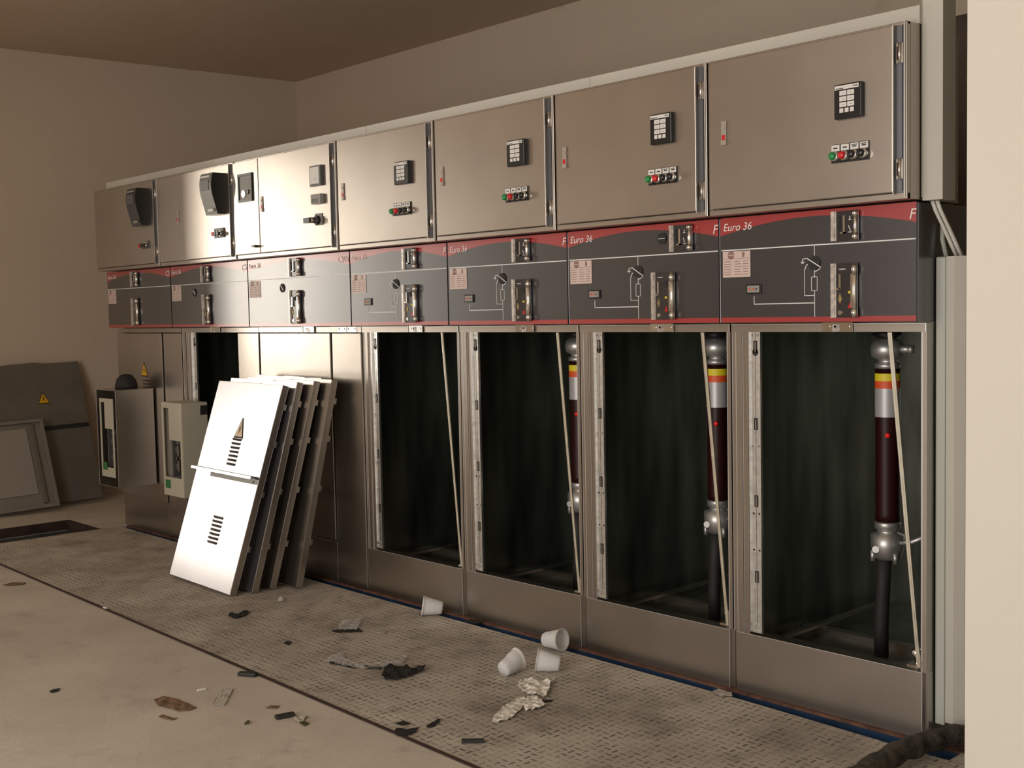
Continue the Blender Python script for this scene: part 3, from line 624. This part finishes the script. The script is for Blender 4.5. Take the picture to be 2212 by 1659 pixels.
t, door = control_cabinet(xA, WA, 'control cabinet at the far left end in shade with a black bulging relay', 'A'); curved_relay(t, .528, .632, True); switch_row(t, .560, .635, 1.456, 1.492)

# ------------------------------------------------------------------ trunking and cables
b = MB(); b.box(xA+.03, 2.402, -.046, .06, ZB1+.0005, 1.833, 0)
for k in range(1, 4): b.box(xA+k*1.18, xA+k*1.18+.002, -.0465, .0605, ZB1+.001, 1.8335, 1)
tag(b.build('cable_trunking', [DUCT, DKGREY], None, .002), 'long cream trunking lying along the tops of the control cabinets', 'cable trunking')
b = MB(); b.box(2.4035, 2.456, -.035, .03, 1.362, ZC-.001, 0); b.box(2.4015, 2.4035, -.036, .03, 1.37, ZC-.001, 0)
tag(b.build('cable_trunking', DUCT, None, .0025), 'upright cream trunking rising to the ceiling beside the end control cabinet', 'cable trunking')
def fluted(x0, x1, y0, y1, z0, z1, name, m, lb):
    b = MB(); b.box(x0, x1, y0, y1, z0, z1, 0); o = b.build(name, m, None, .004); tag(o, lb, 'cable trunking')
    return o
fluted(2.4015, 2.428, .036, .10, .035, 1.226, 'cable_trunking', DUCTG, 'narrow greenish upright trunking fixed to the side of the end cubicle')
b = MB(); poly = [(2.430, .036), (2.452, .034), (2.474, .048), (2.486, .060), (2.515, .085), (2.515, .16), (2.430, .16)]
b.prism([(x, y, .045) for x, y in poly], (0, 0, 1.181)); tag(b.build('cable_trunking', DUCT), 'wide cream floor to waist trunking beside the bright wall corner', 'cable trunking')
for i, (dx, col) in enumerate(((0, WCABLE), (.0125, WCABLE))):
    b = MB(); b.tube([(2.418+dx, -.012, 1.3615), (2.422+dx, -.005, 1.340), (2.434+dx, .012, 1.300), (2.444+dx, .034, 1.255), (2.450+dx, .05, 1.2262)], .0052, 8)
    tag(b.build('cable', col), ('left' if i == 0 else 'right')+' one of two white cables running from upper to lower trunking', 'cable')
b = MB(); b.tube([(2.408, .06, 1.31), (2.41, .055, 1.27), (2.418, .06, 1.2262)], .006, 8); tag(b.build('cable', DUCTG), 'short grey cable dropping behind the end cubicle edge into narrow trunking', 'cable')
b = MB(); b.tube([(2.462, .075, .044), (2.462, .085, .02), (2.462, .095, -.02)], .008, 8); tag(b.build('cable', WCABLE), 'white cable end leaving the bottom of the wide trunking', 'cable')
pts = [tuple(pix_floor(a, c))[:2]+(zz,) for a, c, zz in ((1770, 1790, .036), (1850, 1712, .037), (1930, 1664, .039), (2000, 1637, .041), (2077, 1622, .042), (2150, 1616, .040), (2220, 1612, .037))]
b = MB(); sm = []
for i in range(len(pts)-1):
    for k in range(6):
        s = k/6; a, c = Vector(pts[i]), Vector(pts[i+1]); sm.append(a.lerp(c, s)+Vector((0, 0, .002*math.sin(9*(i+s)))))
b.tube(sm, [.026+.003*math.sin(i*1.7) for i in range(len(sm))], 12); tag(b.build('power_cable', CABLE), 'thick dusty black cable on the floor at the bottom right by the wall corner', 'cable')

# ------------------------------------------------------------------ cream mechanism boxes on the far cubicles
def mech_box(x0, x1, y0, z0, z1, label, steel):
    t = thing('mechanism_box', label, 'metal box', ((x0+x1)/2, -.001, z0)); w = (x1-x0)/2; h = z1-z0; d = y0
    b = MB(); side = STEEL2 if steel else CREAM; tk = .004; yb = -.018
    b.box(w-tk, w, d, yb, 0, h); b.box(-w, -w+tk, d, yb, 0, h); b.box(-w+tk, w-tk, d, yb, h-tk, h); b.box(-w+tk, w-tk, d, yb, 0, tk); b.box(-w+tk, w-tk, yb-.004, yb, tk, h-tk)
    b.build('casing', side, t, .0015)
    m = .035 if steel else 0.0; zb_ = .10*h if steel else 0
    fx0, fx1 = -w+m+tk*.2, w-m-tk*.2; y = d+(.0 if not steel else .004)
    b = MB(); sl0, sl1 = fx0+.10*(fx1-fx0), fx0+.36*(fx1-fx0)          # tall slot, then window
    wn0, wn1 = sl1-.01, fx1-.10*(fx1-fx0)
    # front sheet assembled round the slot (x: slot) and the window
    zt = h-(.06*h if not steel else .13*h); zw = h*.60; zl = h*.20; Zb = zb_
    b.box(fx0, sl0, y-.003, y, Zb, h-zb_*.9); b.box(sl0, fx1, y-.003, y, zt, h-zb_*.9); b.box(sl1, fx1, y-.003, y, zw, zt); b.box(wn1, fx1, y-.003, y, zl, zw); b.box(sl0, fx1, y-.003, y, Zb, zl)
    b.build('front_plate', CREAM, t)
    b = MB(); b.box(sl0, wn1, y+.05, y+.055, zl, zt, 0)
    for k in range(5): b.cyl((sl1+.02+(.012 if k % 2 else 0), y+.05, zl+.05+k*.04), (0, -1, 0), .014, .03, 12, 1)
    b.box(sl1-.004, sl1+.006, y+.01, y+.05, zl, zw, 1); b.box(sl1+.03, sl1+.045, y+.02, y+.05, zl+.03, zw-.03, 2); b.build('mechanism', [BLACKM, DKGREY, STEEL], t)
    b = MB(); b.box(fx0+.02, fx0+.05+.02, y-.0045, y-.003, Zb+.035, Zb+.075); b.build('green_sticker', mat('green_sticker', (.02, .16, .05), .5), t)
    if not steel:
        b = MB(); b.box(w, w+.001, -.055, -.02, h-.06, h-.015); b.build('cable_slot', BLACKM, t)
    return t
mech_box(-1.452, -1.248, -.150, .262, .710, 'cream box with cut-out front fixed to the half open cubicle, beside the leaning panels', False)
mech_box(-2.035, -1.805, -.222, .262, .756, 'steel sided box with cream front nearer the left wall', True)
b = MB(); b.lathe([(.0, .075), (.03, .068), (.048, .045), (.055, .02), (.056, .0)], (-1.92, -.11, .757), (0, 0, 1), 20); tag(b.build('black_bundle', BLACKM), 'rounded black bundle lying on top of the steel sided box', 'bundle')

# ------------------------------------------------------------------ removed panels leaning on the row
def tray_panel(name, BR, TR, wvec, label, front_mat, full, group):
    """sheet panel with returned edges; origin at its bottom right front corner"""
    BR, TR, wv = Vector(BR), Vector(TR), Vector(wvec)
    up = (TR-BR); H_ = up.length; up.normalize(); W_ = wv.length; ux = (-wv).normalized(); kk = ux.dot(up); ux = (ux-up*ux.dot(up)).normalized(); n = ux.cross(up).normalized()  # ux: left->right
    if n.y > 0: n = -n                                              # n faces the viewer side (-y)
    R = Matrix((( ux.x, -n.x, up.x), (ux.y, -n.y, up.y), (ux.z, -n.z, up.z))).to_4x4()
    t = thing(name, label, 'metal panel', BR, group); t.rotation_euler = R.to_euler()
    D = .030; b = MB()                                             # local: x right, y away from viewer, z up; origin bottom right
    if full:
        b.box(-W_, 0, 0, .002, 0, H_*.545); b.box(-W_, 0, 0, .002, H_*.55, H_)
    else: b.box(-W_, 0, 0, .002, 0, H_)
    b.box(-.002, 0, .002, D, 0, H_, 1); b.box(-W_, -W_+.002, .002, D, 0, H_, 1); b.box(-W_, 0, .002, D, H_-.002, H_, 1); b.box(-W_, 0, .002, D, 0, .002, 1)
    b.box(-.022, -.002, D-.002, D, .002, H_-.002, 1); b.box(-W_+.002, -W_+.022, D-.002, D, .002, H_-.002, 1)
    if not full: b.box(-W_+.06, -.06, D-.002, D, .35*H_, .38*H_, 1)
    sh = b.build('sheet', [front_mat, STEEL], t, .0012)  # returns in a darker steel than the face: shade put into colour
    for z in (.22, .48, .72, .90):
        for s in ((0,) if True else ()):
            b = MB(); zz = z*H_; b.box(-.003, .0005, D, D+.010, zz-.012, zz+.012); b.box(-.003, .0005, D+.006, D+.011, zz+.000, zz+.012); b.box(-.003, .0005, D+.008, D+.011, zz-.012, zz+.004)
            b.build('hook', STEEL, t)
    b = MB(); b.box(-W_*.62, -W_*.36, .006, D, H_, H_+.003); b.box(-W_*.7, -W_*.2, D-.004, D, H_, H_+.004); b.build('top_lip', STEEL, t)
    if full:
        b = MB(); b.box(-W_-.012, -.030, -.020, .0, H_*.545, H_*.545+.005, 0); b.box(-W_-.012, -.030, -.022, -.017, H_*.545-.004, H_*.545+.007, 0); b.box(-W_, -.004, -.0008, .0015, H_*.551, H_*.5565, 1); b.build('ledge_bar', [GALV, BLACKM], t)  # black line above the bar paints its shadow gap
        b = MB(); b.box(-W_*.75, -.004, -.001, .001, H_*.519, H_*.541, 0)
        b.cyl((-.035, -.001, H_*.530), (0, -1, 0), .005, .001, 12, 1); b.build('backing_strip', [GREY, BLACKM], t)
        s_ = warn_sign(t, -W_*.46, H_*.775, .075, .088, -.001)
        s_.data.materials[0] = YEL2
        grille(t, -W_*.47, H_*.655, .070, 7, .0175, -.0005, 'upper_vent'); grille(t, -W_*.45, H_*.27, .078, 7, .0175, -.0005, 'lower_vent')
    for ch in t.children_recursive:
        for v in ch.data.vertices: v.co.z += kk*v.co.x
    return t
YEL2 = mat('glare_dulled_yellow', (.45, .27, .08), .3, .0)  # duller than the other signs: reflected glare mixed into the yellow
WV = (-.533, .012, .002)
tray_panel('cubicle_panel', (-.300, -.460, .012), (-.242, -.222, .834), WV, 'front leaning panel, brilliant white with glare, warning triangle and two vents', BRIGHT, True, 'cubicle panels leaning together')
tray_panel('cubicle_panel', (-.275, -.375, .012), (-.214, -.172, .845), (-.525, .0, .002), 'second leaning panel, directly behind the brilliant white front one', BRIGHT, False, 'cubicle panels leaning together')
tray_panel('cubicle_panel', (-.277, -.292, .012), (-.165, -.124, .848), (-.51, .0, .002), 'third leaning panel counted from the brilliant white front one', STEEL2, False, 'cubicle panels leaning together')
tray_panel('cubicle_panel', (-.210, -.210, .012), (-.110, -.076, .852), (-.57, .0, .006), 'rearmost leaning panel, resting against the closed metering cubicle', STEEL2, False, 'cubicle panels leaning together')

# ------------------------------------------------------------------ doors leaning on the left wall
def wall_x(y): return XL-(YB-y)*.09
def lean(name, label, y0, y1, base_x, z1, gap, mt):
    """sheet leaning on the left wall, local x: along wall (+y world), z up the sheet"""
    yy = (y0+y1)/2; topx = wall_x(yy)+gap; L = math.hypot(base_x-topx, z1); ang = math.atan2(base_x-topx, z1)
    t = thing(name, label, 'metal panel', (base_x, y0, .004)); W_ = y1-y0
    up = Vector((-math.sin(ang), 0, math.cos(ang))); ux = Vector((.09, 1, 0)).normalized(); ux = (ux-up*ux.dot(up)).normalized(); n = ux.cross(up).normalized()   # +x side
    if n.x < 0: n = -n
    R = Matrix(((ux.x, -n.x, up.x), (ux.y, -n.y, up.y), (ux.z, -n.z, up.z))).to_4x4(); t.rotation_euler = R.to_euler()
    return t, W_, L
DGREY = mat('dull_grey_door_sheet', (.20, .185, .16), .5, .5, noise=.12, scale=6)
DGREY2 = mat('pale_grey_door_sheet', (.27, .25, .22), .5, .4, noise=.1, scale=6)
t, W_, L = lean('cubicle_door', 'large dull grey door with yellow triangle leaning on the left wall', -.78, .25, -3.16, .822, .035, DGREY)
b = MB(); b.box(0, W_, 0, .003, 0, L); b.box(W_-.003, W_, .003, .03, 0, L); b.box(0, .003, .003, .03, 0, L); b.box(0, W_, .003, .03, L-.003, L); b.box(0, W_, .003, .03, 0, .003); b.build('sheet', DGREY, t, .0015)
b = MB(); b.box(W_-.30, W_-.005, -.004, 0, L*.515, L*.545, 0); b.build('black_strip', BLACKM, t)
b = MB(); b.prism([(W_*.52, .001, L), (W_*.80, .001, L), (W_*.74, .001, L+.010), (W_*.6, .001, L+.006)], (0, .02, 0)); b.build('bent_lip', DGREY, t)
warn_sign(t, W_-.245, L*.75, .075, .075, 0)
t, W_, L = lean('cabinet_door', 'pale framed cabinet door leaning in front of the large grey door', -.72, -.06, -3.03, .50, .26, DGREY2)
b = MB(); b.box(0, W_, 0, .004, 0, L, 0); e = .022
for a in ((0, W_, 0, .02), (0, W_, L-.02, L), (0, .02, .02, L-.02), (W_-.02, W_, .02, L-.02)): b.box(a[0], a[1], -e, 0, a[2], a[3], 0)
b.build('frame', DGREY2, t, .002)
b = MB(); b.box(.10, W_-.10, -.010, 0, .09, L-.05, 0); b.build('inner_panel', GREY2 if 'GREY2' in globals() else mat('pale_inner_panel', (.34, .32, .28), .5, .2), t, .003)
b = MB()
b.box(W_-.085, W_-.06, -.018, 0, .03, L-.03, 0); b.build('side_channel', DGREY, t, .002)
b = MB(); b.box(.06, .085, -.018, 0, .03, L-.03, 0); b.build('side_channel', DGREY, t, .002)
b = MB(); b.cyl((W_-.43, -.0, L*.73), (0, -1, 0), .012, .02, 14); b.build('lock', BLACK, t)

# ------------------------------------------------------------------ litter on the floor
random.seed(4)
def cup(px, py, md, label, crush=0, z=0):
    p = pix_floor(px, py); md = Vector(md).normalized()
    prof = [(.0, .001), (.022, 0), (.0235, .004)]+[(.0235+.0115*i/8+(.0006 if i % 2 else 0), .004+.066*i/8) for i in range(1, 9)]+[(.0375, .071), (.0375, .073), (.0345, .0725)]+[(.034-.0115*i/6, .070-.064*i/6) for i in range(1, 7)]+[(.0, .0045)]
    t = MB(); t.lathe(prof, (0, 0, 0), (0, 0, 1), 28, 0, True)
    for v in t.bm.verts:
        if crush: v.co.x *= 1-.30*crush*(v.co.z/.07); v.co.y += crush*.0016*math.sin(v.co.z*160)
    o = t.build('plastic_cup', CUP, None, 0, None, False)
    q = md.to_track_quat('Z', 'Y'); o.rotation_euler = q.to_euler(); R = q.to_matrix()
    mz = min((R @ v.co).z for v in o.data.vertices); c = R @ Vector((0, 0, .036))
    o.location = (p.x-c.x, p.y-c.y, .0025-mz+z); tag(o, label, 'plastic cup', 'plastic cups on the chequer plate'); return o
rgt = RR; cf = Vector((fwd.x, fwd.y, 0)).normalized(); rg = Vector((RR.x, RR.y, 0)).normalized()
cup(935, 1330, -rg-cf*.1+Vector((0, 0, .17)), 'white plastic cup lying on its side at the plinth, farthest away of the cups', 0)
cup(1196, 1404, rg*.75-cf*.62+Vector((0, 0, .14)), 'white plastic cup lying against the rusty channel with its mouth towards the viewer')
cup(1104, 1458, rg*.55+cf*.55+Vector((0, 0, .25)), 'crumpled plastic cup lying left of another cup, base towards the viewer', .8)
cup(1185, 1453, -rg*1.0+cf*.1+Vector((0, 0, .17)), 'clear plastic cup lying just behind the crumpled plastic film', .3)

def scrap(name, poly, label, cat, m, th=.0012, h=.010, seed=1, n=14, group=None, sub=True):
    """crumpled sheet: outline given on the floor, filled by a grid and creased"""
    rnd = random.Random(seed); P = [pix_floor(*q) for q in poly]; c = sum(P, Vector())/len(P)
    P2 = [(p.x-c.x, p.y-c.y) for p in P]
    def inside(x, y):
        s = False; j = len(P2)-1
        for i in range(len(P2)):
            (xi, yi), (xj, yj) = P2[i], P2[j]
            if (yi > y) != (yj > y) and x < (xj-xi)*(y-yi)/(yj-yi+1e-12)+xi: s = not s
            j = i
        return s
    bm = bmesh.new(); f_ = bm.faces.new([bm.verts.new((x, y, 0)) for x, y in P2])
    bmesh.ops.triangulate(bm, faces=[f_])
    for _ in range(3 if sub else 2): bmesh.ops.subdivide_edges(bm, edges=bm.edges[:], cuts=1, use_grid_fill=True)
    bmesh.ops.triangulate(bm, faces=bm.faces[:])
    k = [(rnd.uniform(60, 190), rnd.uniform(0, 6.28), rnd.uniform(0, PI)) for _ in range(5)]
    for v in bm.verts:
        z = sum(abs(math.sin((v.co.x*math.cos(a)+v.co.y*math.sin(a))*fq+ph)) for fq, ph, a in k)/len(k)
        v.co.z = h*(z**1.5)+rnd.uniform(0, h*.12); v.co.x += rnd.uniform(-1, 1)*h*.12; v.co.y += rnd.uniform(-1, 1)*h*.12
    o = MB(); o.bm.free(); o.bm = bm; ob = o.build(name, m); mz = min(v.co.z for v in ob.data.vertices)
    ob.location = (c.x, c.y, .0035-mz if c.y > seam(c.x) else .0015-mz); sl = ob.modifiers.new('thick', 'SOLIDIFY'); sl.thickness = th; sl.offset = 1
    tag(ob, label, cat, group); return ob
scrap('plastic_film', [(1122, 1478), (1138, 1472), (1160, 1478), (1199, 1472), (1190, 1482), (1186, 1496), (1180, 1508), (1150, 1508), (1128, 1500), (1118, 1488)], 'crumpled milky plastic film lying nearest the clear cup', 'plastic film', BAG, h=.018, seed=3)
scrap('plastic_film', [(1064, 1562), (1072, 1545), (1095, 1528), (1125, 1510), (1136, 1514), (1128, 1535), (1108, 1552), (1085, 1564)], 'long strip of milky plastic film pointing to the lower left', 'plastic film', BAG, h=.013, seed=5)
scrap('plastic_film', [(1130, 1528), (1140, 1510), (1160, 1510), (1180, 1528), (1158, 1536), (1135, 1540)], 'small fan of milky plastic film beside the long strip', 'plastic film', BAG, h=.013, seed=6)
scrap('black_rag', [(824, 1468), (830, 1450), (855, 1443), (885, 1448), (920, 1446), (915, 1454), (890, 1462), (862, 1472), (840, 1474)], 'crumpled black rag lying in the middle of the chequer plate', 'rag', SOOT, h=.022, seed=7)
scrap('plastic_film', [(706, 1432), (715, 1420), (745, 1412), (740, 1425), (770, 1440), (860, 1432), (872, 1420), (880, 1424), (866, 1440), (800, 1448), (770, 1447), (735, 1440)], 'thin clear grimy film left of the black rag', 'plastic film', FILM, h=.010, seed=8)
scrap('dirt_patch', [(712, 1432), (730, 1434), (770, 1443), (765, 1447), (735, 1440), (712, 1436)], 'streak of black grime along the clear film', 'grime', SOOT, h=.003, seed=9)
scrap('dirt_patch', [(852, 1584), (856, 1576), (880, 1578), (905, 1574), (896, 1586), (874, 1594), (858, 1592)], 'black grimy smear near the bottom of the chequer plate', 'grime', SOOT, h=.003, seed=10)
scrap('dirt_patch', [(852, 1566), (870, 1560), (888, 1566), (870, 1570)], 'small black smear just behind the bigger smear', 'grime', SOOT, h=.003, seed=11)
scrap('black_rag', [(920, 1574), (935, 1564), (952, 1556), (950, 1562), (938, 1572), (925, 1577)], 'small dark rag scrap right of the black smears', 'rag', SOOT, h=.005, seed=12)
scrap('plastic_film', [(730, 1358), (742, 1344), (782, 1340), (778, 1352), (770, 1364), (735, 1364)], 'clear plastic wrapper on the plate below the rightmost leaning panel', 'plastic film', FILM, h=.012, seed=13)
scrap('dirt_patch', [(716, 1364), (740, 1362), (775, 1360), (785, 1367), (750, 1368), (722, 1368)], 'black grime under the clear wrapper', 'grime', SOOT, h=.003, seed=14)
scrap('paper_scrap', [(600, 1298), (606, 1292), (614, 1296), (611, 1301), (603, 1301)], 'tiny white scrap at the foot of the leaning panels', 'paper scrap', WHITE, h=.010, seed=15, sub=False)
scrap('torn_packaging', [(492, 1334), (498, 1326), (512, 1330), (530, 1322), (540, 1324), (530, 1333), (510, 1339)], 'torn black and white packaging in front of the leaning panels', 'packaging', SOOT, h=.008, seed=16)
scrap('paper_scrap', [(812, 1368), (818, 1365), (834, 1366), (832, 1370), (818, 1371)], 'small pale disc of paper right of the clear wrapper', 'paper scrap', PAPER, h=.002, seed=17, sub=False)
scrap('cardboard_piece', [(333, 1513), (350, 1506), (368, 1508), (395, 1516), (425, 1530), (410, 1536), (385, 1538), (360, 1530), (342, 1526)], 'torn brown cardboard remains lying on the concrete floor', 'cardboard', CARD, h=.004, seed=18)
scrap('cardboard_piece', [(342, 1549), (352, 1545), (362, 1550), (383, 1553), (372, 1557), (354, 1554)], 'small brown flake just below the torn cardboard', 'cardboard', CARD, h=.004, seed=19, sub=False)
scrap('paper_scrap', [(458, 1523), (482, 1490), (504, 1489), (496, 1505), (485, 1526)], 'translucent paper strip on the concrete right of the cardboard', 'paper scrap', PAPER, h=.004, seed=20)
scrap('paper_scrap', [(635, 1552), (650, 1546), (664, 1548), (655, 1560), (636, 1562)], 'crumpled pale paper beside the black offcut on concrete', 'paper scrap', PAPER, h=.008, seed=21)
scrap('leaf', [(648, 1563), (660, 1561), (667, 1566), (658, 1570), (650, 1568)], 'olive dry leaf beside the crumpled pale paper', 'leaf', mat('olive_leaf', (.06, .055, .02), .8), h=.005, seed=22, sub=False)
scrap('leaf', [(527, 1565), (534, 1560), (540, 1560), (538, 1565), (530, 1567)], 'small olive leaf on the concrete left of the black offcut', 'leaf', mat('olive_leaf_small', (.06, .055, .02), .8), h=.004, seed=23, sub=False)
scrap('dirt_patch', [(574, 1530), (585, 1525), (604, 1526), (598, 1531), (580, 1532)], 'flat dark flake on the concrete above the black offcut', 'grime', CARD, h=.003, seed=24, sub=False)
scrap('dirt_patch', [(106, 1496), (115, 1491), (130, 1489), (125, 1495), (112, 1498)], 'small dark flake alone on the concrete at lower left', 'grime', SOOT, h=.003, seed=25, sub=False)
scrap('dirt_patch', [(6, 1265), (30, 1259), (56, 1260), (50, 1264), (20, 1266)], 'thin dark flake on the concrete at the left picture edge', 'grime', CARD, h=.003, seed=26, sub=False)
scrap('dirt_patch', [(1148, 1514), (1172, 1516), (1195, 1515), (1190, 1519), (1160, 1520)], 'dark speck trail right of the plastic film', 'grime', SOOT, h=.003, seed=27, sub=False)
scrap('dirt_patch', [(612, 1392), (622, 1388), (630, 1391), (622, 1396)], 'small black fleck on the plate behind the clear wrapper', 'grime', SOOT, h=.003, seed=28, sub=False)
scrap('dirt_patch', [(1002, 1345), (1015, 1340), (1045, 1345), (1030, 1350)], 'grimy smear at the plate edge right of the farthest cup', 'grime', SOOT, h=.002, seed=29, sub=False)
scrap('paper_scrap', [(1540, 1497), (1552, 1492), (1580, 1500), (1582, 1507), (1555, 1506)], 'beige paper scrap at the plate edge below the joint of the two nearest cubicles', 'paper scrap', PAPER, h=.004, seed=30)
def stick(name, a, b_, wd, h, label, cat, m):
    A, B = pix_floor(*a), pix_floor(*b_); d = (B-A); L = d.length; t = MB(); t.box(0, L, -wd/2, wd/2, 0, h); o = t.build(name, m, None, h*.25)
    o.location = (A.x, A.y, .0025 if A.y > seam(A.x) else .0005); o.rotation_euler = (0, 0, math.atan2(d.y, d.x)); tag(o, label, cat)
stick('rubber_strip', (997, 1606), (1046, 1605), .016, .008, 'straight black rubber strip at the bottom of the chequer plate', 'rubber strip', RUBBER)
stick('rubber_strip', (516, 1459), (554, 1462), .022, .012, 'black rubber block lying on the seam between concrete and plate', 'rubber strip', RUBBER)
stick('rubber_strip', (787, 1443), (822, 1448), .012, .006, 'short black strip touching the left of the black rag', 'rubber strip', RUBBER)
stick('rubber_strip', (595, 1554), (636, 1546), .022, .010, 'black offcut on the concrete beside the crumpled pale paper', 'rubber strip', RUBBER)
stick('cigarette_end', (426, 1494), (445, 1490), .007, .006, 'white cigarette end on the concrete near the brown cardboard', 'cigarette end', WHITE)
stick('cigarette_end', (224, 1315), (231, 1317), .009, .006, 'bright white stub on the seam at the left', 'cigarette end', WHITE)
